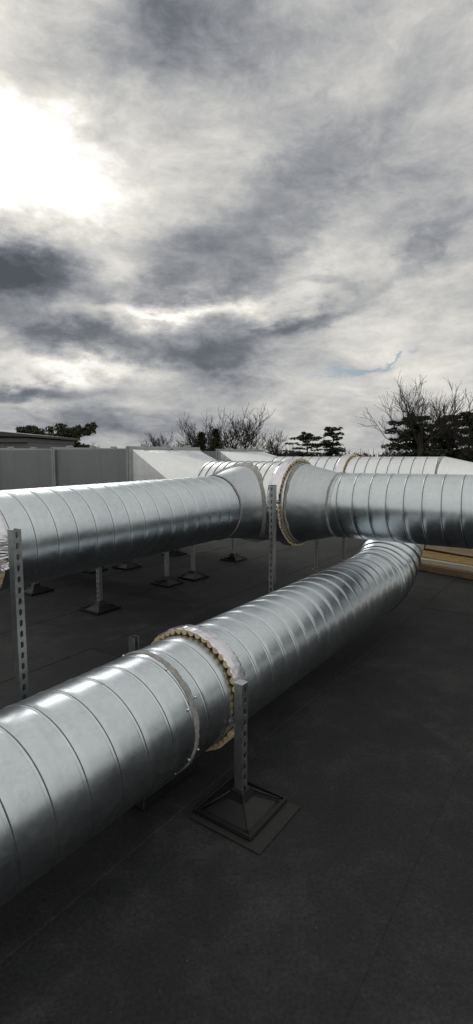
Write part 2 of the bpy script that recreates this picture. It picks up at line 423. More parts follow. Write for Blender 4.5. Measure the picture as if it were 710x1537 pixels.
# ---- near duct
SC, zc = 1.62, .385
def zC(t): return zc + .010*(t-2.29)
nd = empty('spiral_duct', P(SC, 2.0, 0))
tag(nd, 'nearest and lowest round duct, from the bottom left to an elbow under the others', 'duct')
nd_inv = Matrix.Translation(-nd.location)
def loc(parent, v): return Vector(v) - parent.location
def CP(t): return loc(nd, P(SC, t, zC(t)))
RD = .28
o = spiral('duct_body', GALV, nd, CP(-2.6), CP(1.60), RD, seed=1)
o['label'] = 'near length of galvanised spiral duct before the grey sealant joint'
spiral('duct_body', GALV, nd, CP(1.602), CP(4.50), RD+.0004, seed=2)
axC = (CP(3)-CP(0)).normalized()
sealant_ring(nd, CP(1.60), axC, RD+.003, .024, 3)
fC = frame(CP(1.60), axC)
for q, dx in ((118, -.03), (95, .028), (62, -.026), (28, .03), (22, -.034), (-22, .028), (-28, -.02), (-52, .02), (-55, -.015), (-64,-.03)):
    n = Vector((0, math.cos(R(q)), math.sin(R(q))))
    # local y points left, so mirror the angle to the right-hand side
    n = Vector((0, -math.cos(R(q)), math.sin(R(q))))
    p = Vector((dx, 0, 0)) + n*(RD+.003)
    screw(nd, fC @ p, (fC.to_3x3() @ n))
# the local frame has y to the left: 180 deg = right-hand side
collar(nd, CP(1.87), axC, RD+.002, 46, .027, (-20, 197), 199, seed=2)
def sweep_elbow(parent, p0, d0, d1, rc, r, gores=4, name='elbow'):
    """segmented bend from direction d0 to d1 with raised seams"""
    d0, d1 = d0.normalized(), d1.normalized()
    ang = d0.angle(d1); ax = d0.cross(d1).normalized(); cen = p0 + (Quaternion(ax, PI/2) @ d0)*rc
    mb = MB(); N = 96; rows = []
    k = gores
    for g in range(k):
        a0, a1 = ang*g/k, ang*(g+1)/k
        for f, dr in ((0.0, .006), (.05, .0065), (.075, 0), (.30, 0), (.65, 0), (.985, 0)):
            rows.append((a0, a1, f, dr))
    rows.append((ang*(k-1)/k, ang, 1.0, .006))
    side = ax
    vs = []
    for a0, a1, f, dr in rows:
        # straight gore between two mitre planes
        c0 = cen + Quaternion(ax, a0) @ (p0-cen); c1 = cen + Quaternion(ax, a1) @ (p0-cen)
        q0 = Quaternion(ax, a0); q1 = Quaternion(ax, a1)
        n0 = (q0 @ (p0-cen)).normalized(); n1 = (q1 @ (p0-cen)).normalized()
        for j in range(N+1):
            th = 2*PI*(j % N)/N
            v0 = c0 + (n0*math.cos(th) + side*math.sin(th))*(r+dr); v1 = c1 + (n1*math.cos(th) + side*math.sin(th))*(r+dr)
            vs.append(v0.lerp(v1, f))
    M = N+1
    mb.add(vs, [(i*M+j, i*M+j+1, (i+1)*M+j+1, (i+1)*M+j) for i in range(len(rows)-1) for j in range(N)], True)
    o = mb.build(name, GALV, parent)
    end = cen + Quaternion(ax, ang) @ (p0-cen)
    return o, end
# coupling, elbow, riser and second elbow behind the right-hand duct
lathe('coupling', GALV, nd, CP(4.36), axC, [(0, RD+.001), (.001, RD+.007), (.008, RD+.009), (.012, RD+.004), (.070, RD+.004), (.073, RD+.010), (.084, RD+.010), (.085, RD+.002)])
e1, pe = sweep_elbow(nd, CP(4.44), axC, D + UP, .62, RD+.003, 4)
dR = (D + UP).normalized()
spiral('riser', GALV, nd, pe, pe + dR*.20, RD, seed=4)
e2, pe2 = sweep_elbow(nd, pe + dR*.20, dR, D, .60, RD+.003, 3)
spiral('duct_body', GALV, nd, pe2, pe2 + D*.62, RD, seed=5)

# ---- left duct with its saddle
SA = 2.76
def zA(t): return H - .452 + .0105*(t-3.9)
ld = empty('spiral_duct', P(SA, 2.5, 0))
tag(ld, 'round duct from the left edge, ending in a flared saddle on the ribbed duct', 'duct')
def AP(t): return loc(ld, P(SA, t, zA(t)))
axA = (AP(3)-AP(0)).normalized()
spiral('duct_body', GALV, ld, AP(-1.2), AP(3.58), RD, seed=7)
collar(ld, AP(1.37), axA, RD+.002, 46, .032, (-20, 190), 196, width=.07, seed=5)
TH, RH, zH = 4.17, .372, H-.427          # header axis
def saddle():
    mb = MB(); N = 96; rows = 16; vs = []
    for i in range(rows+1):
        f = i/rows
        for j in range(N+1):
            q = 2*PI*(j % N)/N; c, s = math.cos(q), math.sin(q)
            r = .285 + .012*f + .065*f**3.0
            z = zA(3.6) + s*r
            dz = z - zH; rr = math.sqrt(max(RH*RH - dz*dz, .0004))
            tend = TH - rr + .004
            t = 3.56 + (tend - 3.56)*f
            vs.append(loc(ld, P(SA + c*r, t, z)))
    M = N+1
    mb.add(vs, [(i*M+j, i*M+j+1, (i+1)*M+j+1, (i+1)*M+j) for i in range(rows) for j in range(N)], True)
    o = mb.build('saddle_collar', GALVD, ld)
    mb = MB(); vs = []                        # sealant bead round the foot of the saddle
    for j in range(N+1):
        q = 2*PI*(j % N)/N; c, s = math.cos(q), math.sin(q)
        wv = .018*(1+.8*noise.noise(Vector((c*5, s*5, 2))))
        for rr0, h in ((.352, .006), (.366, .006), (.366+wv, .0035), (.372+wv, .001)):
            z = zA(3.6) + s*rr0; dz = z - zH
            ex = math.sqrt(max((RH+h)**2 - dz*dz, .0002))
            vs.append(loc(ld, P(SA + c*rr0, TH-ex, z)))
    mb.add(vs, [(j*4+i, j*4+i+1, (j+1)*4+i+1, (j+1)*4+i) for j in range(N) for i in range(3)], True)
    mb.build('sealant_bead', SEAL, o)
saddle()
sealant_ring(ld, AP(3.565), axA, RD+.006, .018, 6)

# ---- rectangular duct, transition, wide ribbed duct, reducer, right-hand duct
def sq_to_round(parent, s0, s1, tc_, w, z0, z1, zr, r, mat, tflip=1):
    """square flange at s0 to a circle at s1 (duct runs along -L)"""
    mb = MB(); N = 64
    cor = [P(s0, tc_-w/2, z1), P(s0, tc_+w/2, z1), P(s0, tc_+w/2, z0), P(s0, tc_-w/2, z0)]   # near-top, far-top, far-bottom, near-bottom
    circ = []
    for j in range(N):
        q = 2*PI*j/N
        circ.append(P(s1, tc_ - math.cos(q)*r, zr + math.sin(q)*r))   # q=0 near side, pi/2 top, pi far
    vs = [loc(parent, v) for v in cor + circ]
    fs = []
    def C(j): return 4 + (j % N)
    q4 = N//4
    for ci, st in ((0, 0), (1, q4), (2, 2*q4), (3, 3*q4)):
        for j in range(st, st+q4): fs.append((ci, C(j), C(j+1)))
    fs += [(0, C(q4), 1), (1, C(2*q4), 2), (2, C(3*q4), 3), (3, C(0), 0)]
    mb.add(vs, fs, False)
    for i in range(len(mb.f)-4): mb.sm[-(len(mb.f))+i] = True
    o = mb.build('transition', mat, parent)
    # raised crease where the top plate is folded
    cb = MB(); a0 = loc(parent, P(s0-.01, tc_+w*.06, z1+.004)); b0 = loc(parent, circ[q4+5] + UP*.004)
    cb.tube([a0, (a0+b0)/2, b0], .006, 6); cb.build('folded_seam', GALVD, o)
    return o
def rect_duct(name, label, s0, secs, tc_, w, z0, z1, seclen, far=True):
    root = empty(name, P(s0 + secs*seclen/2, tc_, 0)); tag(root, label, 'duct')
    zc_, hh = (z0+z1)/2, z1-z0
    for i in range(secs):
        a0 = s0 + i*seclen; mb = MB()
        # each face is a shallow cushion, as sheet panels are
        nu, nv = 12, 10
        def face(fn):
            vs = []
            for u in range(nu+1):
                for v in range(nv+1):
                    x, y = u/nu, v/nv; bul = .008*math.sin(PI*x)*math.sin(PI*y)
                    vs.append(loc(root, fn(x, y, bul)))
            mb.add(vs, [(u*(nv+1)+v, (u+1)*(nv+1)+v, (u+1)*(nv+1)+v+1, u*(nv+1)+v+1) for u in range(nu) for v in range(nv)], True)
        sl = seclen
        face(lambda x, y, b: P(a0 + x*sl, tc_-w/2 - b, z0 + y*hh))
        face(lambda x, y, b: P(a0 + x*sl, tc_+w/2 + b, z0 + y*hh))
        face(lambda x, y, b: P(a0 + x*sl, tc_-w/2 + y*w, z1 + b*.6))
        face(lambda x, y, b: P(a0 + x*sl, tc_-w/2 + y*w, z0 - b))
        mb.build('duct_panel', PANEL, root)
    for i in range(secs+1):
        for kx, dx in enumerate((-.017, .017)):
            if i == 0 and kx == 0: pass
            sc = s0 + i*seclen + dx; mb = MB()
            def bx(c, dd):
                mb2 = MB(); mb2.box((0, 0, 0), dd)
                mb.add([loc(root, P(sc + v[0], c[0] + v[1], c[1] + v[2])) for v in mb2.v], mb2.f)
            p = .030; q = .012
            bx((tc_-w/2-p/2+.002, zc_), (q*2.3, p, hh+2*p)); bx((tc_+w/2+p/2-.002, zc_), (q*2.3, p, hh+2*p))
            bx((tc_, z1+p/2-.001), (q*2.3, w-.004, p)); bx((tc_, z0-p/2+.001), (q*2.3, w-.004, p))
            f = mb.build('flange', STRUT, root); bevel(f, .003, 1)
        # clamps over the joint
        for tt in (-.30, .02, .34):
            mb = MB(); mb2 = MB(); mb2.box((0, 0, 0), (.07, .05, .022))
            mb.add([loc(root, P(s0+i*seclen + v[0], tc_ + tt*w/1.0 + v[1], z1+.040 + v[2])) for v in mb2.v], mb2.f)
            mb.build('clamp', STRUT, root)
        for zz in (z0+hh*.45,):
            mb = MB(); mb2 = MB(); mb2.box((0, 0, 0), (.06, .022, .05))
            mb.add([loc(root, P(s0+i*seclen + v[0], tc_-w/2-.040 + v[1], zz + v[2])) for v in mb2.v], mb2.f)
            mb.build('clamp', STRUT, root)
    return root
RW = 1.06
rd = rect_duct('rectangular_duct', 'long grey rectangular duct of flanged panels at the left, nearer of the two box ducts', 3.92, 4, TH+.02, RW, .62, H+.068, 1.25)
sq_to_round(rd, 3.90, 3.24, TH+.02, RW, .62, H+.068, zH, RH, GALVW)
hd = empty('wide_spiral_duct', P(2.7, TH, 0)); tag(hd, 'wide closely ribbed round duct between the nearer box transition and the cone reducer', 'duct')
def HP(s): return loc(hd, P(s, TH, zH))
spiral('duct_body', GALVW, hd, HP(3.24), HP(2.20), RH, pitch=.083, ridge=.005, seed=11)
collar(hd, HP(2.235), L, RH+.003, 62, .026, (0, 360), 8, width=.10, seed=9)
lathe('end_lip', GALV, hd, HP(2.24), -L, [(0, RH-.002), (.03, RH-.004), (.035, RH-.012)])
rr0, rr1 = RH-.012, RD+.002
red = lathe('reducer', GALVD, hd, HP(2.205), -L, [(0, rr0)] + [(.33*i/14, rr0 + (rr1-rr0)*(i/14)) for i in range(1, 15)] + [(.40, rr1)], wob=.002, seed=3)
sealant_ring(hd, HP(2.195), -L, lambda x: rr0 + .002 - max(x, 0)*.25, .020, 8)
bd = empty('spiral_duct', P(.2, TH, 0)); tag(bd, 'round duct crossing to the right edge from the cone reducer, above the elbow', 'duct')
def BP(s): return loc(bd, P(s, TH, zH + .006*(1.8-s)))
spiral('duct_body', GALV, bd, BP(1.83), BP(-2.6), RD, seed=13)
sealant_ring(bd, BP(1.84), -L, RD+.003, .017, 12)
fB = frame(BP(1.84), -L)
for q, dx in ((160, .03), (15, .028), (-10, .03), (50, .03)):
    n = Vector((0, math.cos(R(q)), math.sin(R(q)))); screw(bd, fB @ (Vector((dx, 0, 0)) + n*(RD+.001)), fB.to_3x3() @ n)

# ---- rear run
TE, zE, RE = 6.30, H-.398, .385
rr = rect_duct('rectangular_duct', 'grey rectangular duct further back, seen just right of the nearer box transition', 4.41, 4, TE+.04, 1.10, .60, H+.065, 1.25)
sq_to_round(rr, 4.39, 3.77, TE+.04, 1.10, .60, H+.065, zE, RE, GALVW)
hr = empty('wide_spiral_duct', P(2.7, TE, 0)); tag(hr, 'rear ribbed round duct seen over the right-hand duct, with a white collar', 'duct')
def EP(s): return loc(hr, P(s, TE, zE))
spiral('duct_body', GALVW, hr, EP(3.77), EP(1.50), RE, pitch=.137, ridge=.006, seed=17)
collar(hr, EP(2.60), L, RE+.003, 62, .028, (0, 360), None, width=.11, seed=19)
lathe('reducer', GALVW, hr, EP(1.50), -L, [(0, RE+.004)] + [(.02+.48*i/10, RE+.002 - (RE-RD)*i/10) for i in range(11)] + [(.56, RD)], wob=.001)
sealant_ring(hr, EP(1.50), -L, RE+.004, .018, 15)
spiral('narrow_end', GALV, hr, EP(.96), EP(-2.6), RD, seed=18)

# ------------------------------------------------------------------ supports
def strut_mesh(h, mat, parent, slots='right', cap=True, z0=0.06):
    """slotted C channel. local x=+D, y=+L.  slots face 'right' (-y) or 'front' (-x)"""
    w = .041; mb = MB(); n = int((h - z0)/.05)
    hw = w/2; top = h
    def web(z):                        # one 50 mm cell with a slot, in the plane y=-hw
        sw, sh = .0070, .0150; cz = z + .025; cell = [(-hw, z), (0, z), (hw, z), (hw, cz), (hw, z+.05), (0, z+.05), (-hw, z+.05), (-hw, cz)]
        hole = [(-sw*.7, cz-sh), (0, cz-sh-.001), (sw*.7, cz-sh), (sw, cz), (sw*.7, cz+sh), (0, cz+sh+.001), (-sw*.7, cz+sh), (-sw, cz)]
        hole = [(-sw, cz-sh+.004), (0, cz-sh-.001), (sw, cz-sh+.004), (sw, cz), (sw, cz+sh-.004), (0, cz+sh+.001), (-sw, cz+sh-.004), (-sw, cz)]
        vs = [(x, -hw, zz) for x, zz in cell] + [(x, -hw, zz) for x, zz in hole] + [(x, -hw+.003, zz) for x, zz in hole]
        fs = [(i, (i+1) % 8, 8+(i+1) % 8, 8+i) for i in range(8)] + [(8+i, 8+(i+1) % 8, 16+(i+1) % 8, 16+i) for i in range(8)]
        mb.add(vs, fs)
    zt = h - n*.05
    for i in range(n): web(zt + i*.05)
    mb.add([(-hw, -hw, z0-.05), (hw, -hw, z0-.05), (hw, -hw, zt), (-hw, -hw, zt)], [(0, 1, 2, 3)])
    # sides, returned lips, inner skin
    th = .0028; za, zb = z0-.05, h
    def slab(x0, x1, y0, y1): mb.box(((x0+x1)/2, (y0+y1)/2, (za+zb)/2), (x1-x0, y1-y0, zb-za))
    slab(-hw, -hw+th, -hw+.0002, hw); slab(hw-th, hw, -hw+.0002, hw)
    slab(-hw+th, -hw+.010, hw-th, hw-.0001); slab(hw-.010, hw-th, hw-th, hw-.0001)
    slab(-hw+th, -hw+th+.0001, -hw+.003, hw-.003)
    o = mb.build('post', mat, parent)
    if slots == 'front': o.rotation_euler = (0, 0, -PI/2)
    elif slots == 'back': o.rotation_euler = (0, 0, PI)
    if cap:
        c = MB(); c.box((0, 0, h+.002), (w+.004, w+.004, .004)); cc = c.build('end_cap', STRUT if cap == 'steel' else RUBBER, o)
    return o
def foot_mesh(parent, size=.29, mat_under=False):
    mb = MB(); hs = size/2; top = .036
    mb.box((0, 0, .011), (size, size, .014))
    # raised rim
    for x, y, a, b in ((0, hs-.006, size, .012), (0, -hs+.006, size, .012), (hs-.006, 0, .012, size-.024), (-hs+.006, 0, .012, size-.024)):
        mb.box((x, y, .0225), (a, b, .009))
    # sloping body
    vs = [(-hs*.78, -hs*.78, .018), (hs*.78, -hs*.78, .018), (hs*.78, hs*.78, .018), (-hs*.78, hs*.78, .018),
          (-top*1.3, -top*1.3, .060), (top*1.3, -top*1.3, .060), (top*1.3, top*1.3, .060), (-top*1.3, top*1.3, .060),
          (-top*.85, -top*.85, .100), (top*.85, -top*.85, .100), (top*.85, top*.85, .100), (-top*.85, top*.85, .100)]
    mb.add(vs, [(0,1,5,4), (1,2,6,5), (2,3,7,6), (3,0,4,7), (4,5,9,8), (5,6,10,9), (6,7,11,10), (7,4,8,11), (8,9,10,11)])
    # corner and face ribs
    for k in range(4):
        q = PI/4 + k*PI/2; c, s = math.cos(q), math.sin(q)
        a0, b0 = Vector((c*hs*1.16, s*hs*1.16, .024)), Vector((c*top*1.36, s*top*1.30, .088))
        mb.tube([a0, b0], .006, 4)
        for off in (-.05, .05):
            q2 = k*PI/2; dx, dy = math.cos(q2), math.sin(q2)
            a1 = Vector((dx*hs*.90 - dy*off, dy*hs*.90 + dx*off, .026)); b1 = Vector((dx*top*1.05 - dy*off*.4, dy*top*1.05 + dx*off*.4, .112))
            pass
    f = mb.build('foot', RUBBER, parent); bevel(f, .002, 1)
    if mat_under:
        mm = MB(); mm.box((-.015, -.035, .005), (size+.03, size+.06, .004)); mm.build('rubber_mat', MAT_RUB, f)
    return f
def support(s, t, h, label, slots='front', cap=True, mat_under=False, size=.29, tilt=0):
    r_ = empty('duct_support', P(s, t, 0), PI/2 - YAW); tag(r_, label, 'support', 'duct supports on the roof')
    o = strut_mesh(h, STRUT, r_, slots, cap)
    if tilt: o.rotation_euler.y += tilt
    foot_mesh(r_, size, mat_under)
    return r_
support(1.205, 1.735, .578, 'short slotted post on a large rubber foot, right of the nearest foil collar', 'right', 'steel', True, .30)
support(2.10, 1.265, H-.322, 'tall slotted steel post in front of the left duct near the left edge', 'right', False)
support(2.08, 3.43, H-.232, 'tall slotted post in the middle, standing between the saddle and the wide collar', 'front')
support(2.07, 1.93, .545, 'short open channel post just poking up behind the nearest duct', 'back', False)
support(4.05, 3.33, .55, 'slotted post on a rubber foot, leftmost full foot below the left duct', 'front')
support(4.22, 4.50, .59, 'slim post on a rubber foot, left one of the close pair under the left duct', 'front')
support(4.16, 4.92, .55, 'slim post on a rubber foot, right one of the close pair under the left duct', 'front')
support(4.41, 6.15, .57, 'post on a lone rubber foot furthest back, below the saddle', 'front')
support(5.30, 4.85, .55, 'rubber foot further back under the left duct, right behind the leftmost full foot', 'front')
support(5.55, 4.45, .59, 'rubber foot half hidden behind the post of the leftmost full foot', 'front')
support(5.42, 5.95, .57, 'rubber foot just peeping out below the left duct above the close pair', 'front')
support(5.20, 3.36, .55, 'rubber foot near the left edge post, mostly hidden by the left duct', 'front')
support(2.67, 5.41, .80, 'post seen under the cone reducer, left of two dark posts there', 'front')
support(2.47, 5.73, .80, 'post seen under the right-hand duct, right of two dark posts behind the reducer', 'front')
for (sa, lab) in ((4.10, 'steel rail lying across posts under the nearer box duct, at its flange end'), (5.25, 'steel rail lying across posts under the nearer box duct, further left')):
    mb = MB(); mb2 = MB(); mb2.box((0, 0, 0), (.041, 1.78, .036))
    mb.add([P(sa+v[0], 4.11+v[1], .574+v[2]) for v in mb2.v], mb2.f)
    o = mb.build('support_rail', STRUT); tag(o, lab, 'rail', 'rails under the box duct')
# block under the near duct
bs = empty('support_block', P(1.66, 1.64, 0), PI/2-YAW); tag(bs, 'flat black rubber block on the roof directly beneath the nearest duct', 'support')
mb = MB(); mb.box((0, 0, .035), (.36, .26, .05), taper=.92); o = mb.build('rubber_block', RUBBER, bs); bevel(o, .006, 2)

# small scraps left on the felt
rnd = random.Random(5)
for (x, y) in ((1.05, 6.9), (-.35, 6.2), (.45, 7.4), (1.75, 5.6)):
    mb = MB(); n = 7; sz = rnd.uniform(.004, .009); vs = [(0, 0, .006)]
    for j in range(n):
        q = 2*PI*j/n; rr_ = sz*rnd.uniform(.5, 1.2); vs.append((math.cos(q)*rr_*1.6, math.sin(q)*rr_, .0045 + rnd.uniform(0, .006)))
    mb.add(vs, [(0, 1+j, 1+(j+1) % n) for j in range(n)]); o = mb.build('scrap', WHITEW); o.location = (x, y, .002); o.rotation_euler.z = rnd.uniform(0, 3)
    m = o.modifiers.new('solid', 'SOLIDIFY'); m.thickness = .002
    tag(o, 'tiny pale scrap lying loose on the dark roof felt', 'scrap', 'pale scraps on the roof')
# ------------------------------------------------------------------ timber stack
def board(name, label, c, ln, wd, th, yaw, mat, roll=0.0, pitch=0.0, grp='boards stacked on the roof'):
    mb = MB(); nx = 14; vs = []; rnd = random.Random(int(c[2]*1000))
    wob = [rnd.uniform(-1, 1) for _ in range(nx+1)]
    for i in range(nx+1):
        x = -ln/2 + ln*i/nx; bow = .006*math.sin(PI*i/nx)*wob[3] + .0012*wob[i]
        for y, z in ((-wd/2, -th/2), (wd/2, -th/2), (wd/2, th/2), (-wd/2, th/2)): vs.append((x, y + .002*wob[i], z + bow))
    fs = [(i*4+j, i*4+(j+1) % 4, (i+1)*4+(j+1) % 4, (i+1)*4+j) for i in range(nx) for j in range(4)] + [(3, 2, 1, 0), (nx*4, nx*4+1, nx*4+2, nx*4+3)]
    mb.add(vs, fs); o = mb.build(name, mat); o.location = c; o.rotation_euler = (roll, pitch, yaw)
    bevel(o, .002, 1)
    tag(o, label, 'board'); return o
# run direction close to -L (towards the lower right)
by = math.atan2(-.70, .62)
def bpos(x, y, z): return Vector((x, y, z))
bb = bpos(3.20, 6.00, 0)
def bshift(u, v, z):     # u along, v across (away from camera)
    dr = Vector((math.cos(by), math.sin(by), 0)); n = Vector((-dr.y, dr.x, 0)); return bb + dr*u + n*v + UP*z
board('timber_board', 'weathered brown bottom board of the pile right of the elbow', bshift(0, .32, .050), 2.9, .60, .085, by, BROWNW)
board('timber_board', 'pale white board second from the bottom of the timber pile', bshift(.05, .37, .125), 2.9, .55, .060, by+.02, WHITEW)
board('timber_board', 'thick yellow board in the middle of the timber pile', bshift(.10, .40, .203), 2.8, .50, .088, by-.02, OSB, pitch=.005)
board('timber_board', 'light brown plywood sheet on top of the timber pile', bshift(.0, .43, .305), 2.8, .58, .095, by-.03, PLY, roll=-.02, pitch=.022)

# ------------------------------------------------------------------ plant room on the left, low roof on the right
def box_obj(name, mat, parent, c, d, rot=None, bv=0):
    mb = MB(); mb.box(c, d, rot); o = mb.build(name, mat, parent)
    if bv: bevel(o, bv, 1)
    return o
pr = empty('plant_room', (-6.85, 15.0, 0)); tag(pr, 'low dark grey flat-roofed plant room rising behind the panels at the left edge', 'building')
ry = Matrix.Rotation(R(-4), 3, 'Z')
box_obj('wall', CLAD, pr, (-.15, 0, .95), (3.4, 3.0, 1.9), ry)
mb = MB()      # roof slab whose fascia is deeper at the left, as the roof falls to the right
vs = []
for y in (-1.75, 1.75):
    for x, zt, zb in ((-2.1, 2.46, 2.10), (1.72, 2.09, 2.03)):
        vs += [ry @ Vector((x, y, zb)), ry @ Vector((x, y, zt))]
mb.add(vs, [(0,2,3,1), (4,5,7,6), (0,1,5,4), (2,6,7,3), (1,3,7,5), (0,4,6,2)]); mb.build('roof', FASCIA, pr)
box_obj('soffit_board', CLAD, pr, (-.2, 0, 1.955), (3.55, 3.2, .11), ry)
lr = empty('flat_roof_building', (14.5, 26, -5)); tag(lr, 'low grey neighbouring building with a flat roof edge at the far right', 'building')
box_obj('wall', CLAD, lr, (0, 0, 2.95), (12, 8, 5.9)); box_obj('roof_edge', GALVD, lr, (0, 0, 6.02), (12.3, 8.3, .20), bv=.02)

# ------------------------------------------------------------------ trees
def px(x, y, dist):     # a far point by azimuth and height at a given distance
    return Vector(((x-355)/770*dist, dist, H + (684-y)/770*dist))
def bare_tree(name, label, base, top_z, spread, seed, lean=0.0, density=1.0, crownlow=.30, minr=.028, group=None, nlimb=7):
    rnd = random.Random(seed); ht = top_z - base.z
    root = empty(name, base); tag(root, label, 'tree', group)
    tr = MB(); cr = MB()
    def grow(p, d, ln, r, depth, mb):
        n = 4 if depth < 4 else 3; pts = [p]; rad = [r]; q = p.copy(); dd = d.normalized()
        for i in range(n):
            dd = (dd + Vector((rnd.uniform(-1, 1), rnd.uniform(-1, 1), rnd.uniform(-.55, .75)))*(.20 if depth < 2 else .32)).normalized()
            q = q + dd*ln/n; pts.append(q.copy()); rad.append(max(minr*.7, r*(1 - .62*(i+1)/n)))
        mb.tube(pts, rad, 6 if depth < 2 else 3, caps=False)
        if depth >= 4: return
        kids = (4, 5, 4, 4)[depth]
        if depth >= 2 and rnd.random() > density: kids -= 1
        for c in range(kids):
            f = rnd.uniform(.30, 1.0) if c else 1.0
            i = min(n-1, int(f*n)); bp = pts[i].lerp(pts[i+1], f*n - i) if f < 1 else pts[-1]
            ang = rnd.uniform(.35, .95) if c else rnd.uniform(.05, .35)
            side = dd.orthogonal().normalized(); side = Quaternion(dd, rnd.uniform(0, 2*PI)) @ side
            nd_ = (dd*math.cos(ang) + side*math.sin(ang)*Vector((1, 1, 1)).length/1.73)
            nd_.z += .30
            grow(bp, nd_, ln*rnd.uniform(.50, .80), max(minr, r*rnd.uniform(.42, .60)), depth+1, cr)
    th = ht*crownlow
    tp = [Vector((0, 0, 0)), Vector((lean*.2, 0, th*.4)), Vector((lean*.5, 0, th)), Vector((lean, 0, th*1.5))]
    r0 = ht*.024
    tr.tube(tp, [r0*1.25, r0, r0*.85, r0*.6], 8)
    tr.build('trunk', BARK, root)
    for i in range(nlimb):
        a0 = 2*PI*(i + rnd.uniform(-.3, .3))/nlimb; el = rnd.uniform(.45, 1.35)
        dv = Vector((math.cos(a0)*math.cos(el)*spread/ht*2.0, math.sin(a0)*math.cos(el)*spread/ht*2.0, math.sin(el)))
        f = rnd.uniform(.0, 1.0); bp = tp[2].lerp(tp[3], f)
        grow(bp, dv, ht*rnd.uniform(.27, .36), r0*rnd.uniform(.34, .5), 1, cr)
    # scale the crown so that its highest twig reaches the wanted height
    mz = max(v[2] for v in cr.v); k = (ht - th)/(mz - th)
    cr.v = [(v[0]*k, v[1]*k, th + (v[2]-th)*k) if v[2] > th else v for v in cr.v]
    cr.build('crown', BARK, root)
    return root
def leafcloud(mb, c, rx, ry_, rz, n, size, rnd, flat=.5):
    for _ in range(n):
        while True:
            v = Vector((rnd.uniform(-1, 1), rnd.uniform(-1, 1), rnd.uniform(-1, 1)))
            if v.length <= 1: break
        p = Vector((c[0]+v.x*rx, c[1]+v.y*ry_, c[2]+v.z*rz)); s_ = size*rnd.uniform(.5, 1.3)
        a0 = Vector((rnd.uniform(-1, 1), rnd.uniform(-1, 1), rnd.uniform(-flat, flat))).normalized(); b0 = a0.cross(Vector((rnd.uniform(-1, 1), rnd.uniform(-1, 1), rnd.uniform(-1, 1)))).normalized()
        mb.add([p - a0*s_, p + b0*s_*.35, p + a0*s_, p - b0*s_*.35], [(0, 1, 2, 3)])
def cedar(label, base, top_z, spread, seed, bare=.40, layers=7, group=None, dens=1.0, size=.28):
    """flat-tiered cedar: level limbs carrying plates of needles"""
    rnd = random.Random(seed); ht = top_z - base.z; root = empty('cedar_tree', base); tag(root, label, 'tree', group)
    tr = MB(); cr = MB()
    tr.tube([(0, 0, 0), (rnd.uniform(-.2, .2), 0, ht*.5), (rnd.uniform(-.3, .3), 0, ht*.95)], [ht*.028, ht*.018, ht*.005], 8)
    tr.build('trunk', BARK, root); lb = MB()
    for i in range(layers):
        f = i/(layers-1); z = ht*(bare + (1-bare)*f); w = spread*(1 - .50*f**1.5)*rnd.uniform(.60, 1.2)
        for k in range(6):
            q = 2*PI*(k + rnd.uniform(-.4, .4))/6; rr_ = w*rnd.uniform(.40, 1.15); zz = z + rnd.uniform(-.045, .045)*ht
            e_ = Vector((math.cos(q)*rr_, math.sin(q)*rr_, zz + rr_*.06))
            lb.tube([Vector((0, 0, z - rr_*.18)), e_*.5 + Vector((0, 0, zz*.5 - rr_*.02)), e_], [ht*.007, ht*.005, .02], 4, caps=False)
            for g in (.35, .6, .85, 1.02):
                c = Vector((e_.x*g, e_.y*g, zz + rr_*.05*g + rnd.uniform(-.012, .012)*ht))
                leafcloud(cr, c, w*.24, w*.24, ht*.018, int(58*dens), size, rnd, .25)
    lb.build('limbs', BARK, root); cr.build('crown', NEEDLE, root); return root
def conifer(label, base, top_z, spread, seed, group=None):
    rnd = random.Random(seed); ht = top_z - base.z; root = empty('conifer_tree', base); tag(root, label, 'tree', group)
    tr = MB(); tr.tube([(0, 0, 0), (0, 0, ht*.97)], [ht*.022, .03], 7); tr.build('trunk', BARK, root); cr = MB()
    for i in range(26):
        f = i/25; z = ht*(.12 + .86*f); w = spread*(1-f)**.8 + .15
        for k in range(7):
            q = rnd.uniform(0, 2*PI); rr_ = w*rnd.uniform(.4, 1.0)
            leafcloud(cr, (math.cos(q)*rr_*.7, math.sin(q)*rr_*.7, z), w*.35, w*.35, ht*.02, 22, .30, rnd, .5)
    cr.build('crown', PINE, root); return root
def pine(label, base, top_z, spread, seed):
    rnd = random.Random(seed); ht = top_z - base.z; root = empty('pine_tree', base); tag(root, label, 'tree')
    tr = MB(); cr = MB(); tr.tube([(0, 0, 0), (.2, 0, ht*.5), (0, 0, ht*.9)], [ht*.03, ht*.02, ht*.01], 8); tr.build('trunk', BARK, root); lb = MB()
    for i in range(46):
        q = rnd.uniform(0, 2*PI); f = rnd.random(); rr_ = spread*rnd.uniform(.15, 1.0)*(1 - .35*f); z = ht*(.62 + .36*f)
        e_ = Vector((math.cos(q)*rr_, math.sin(q)*rr_, z)); lb.tube([Vector((0, 0, z - rr_*.35)), e_*.6 + Vector((0, 0, z*.4 - rr_*.12)), e_], [ht*.009, ht*.006, .03], 4, caps=False)
        for g in range(3):
            leafcloud(cr, e_ + Vector((rnd.uniform(-.5, .5), rnd.uniform(-.5, .5), rnd.uniform(-.1, .3))), .38, .38, .20, 55, .17, rnd, .9)
    lb.build('limbs', BARK, root); cr.build('crown', PINE, root); return root
GZ = -5.2
def gbase(x, dist): v = px(x, 684, dist); return Vector((v.x, v.y, GZ))
G1 = 'trees beyond the roof'
bare_tree('bare_tree', 'tallest bare branching tree at the right, spreading above the dark cedars', gbase(634, 44), px(0, 563, 44).z, 5.2, 21, lean=-.4, group=G1, crownlow=.42, nlimb=8)
bare_tree('bare_tree', 'bare tree right of the tallest one, rising behind the right-hand cedars', gbase(672, 48), px(0, 583, 48).z, 4.6, 5, group=G1, crownlow=.42)
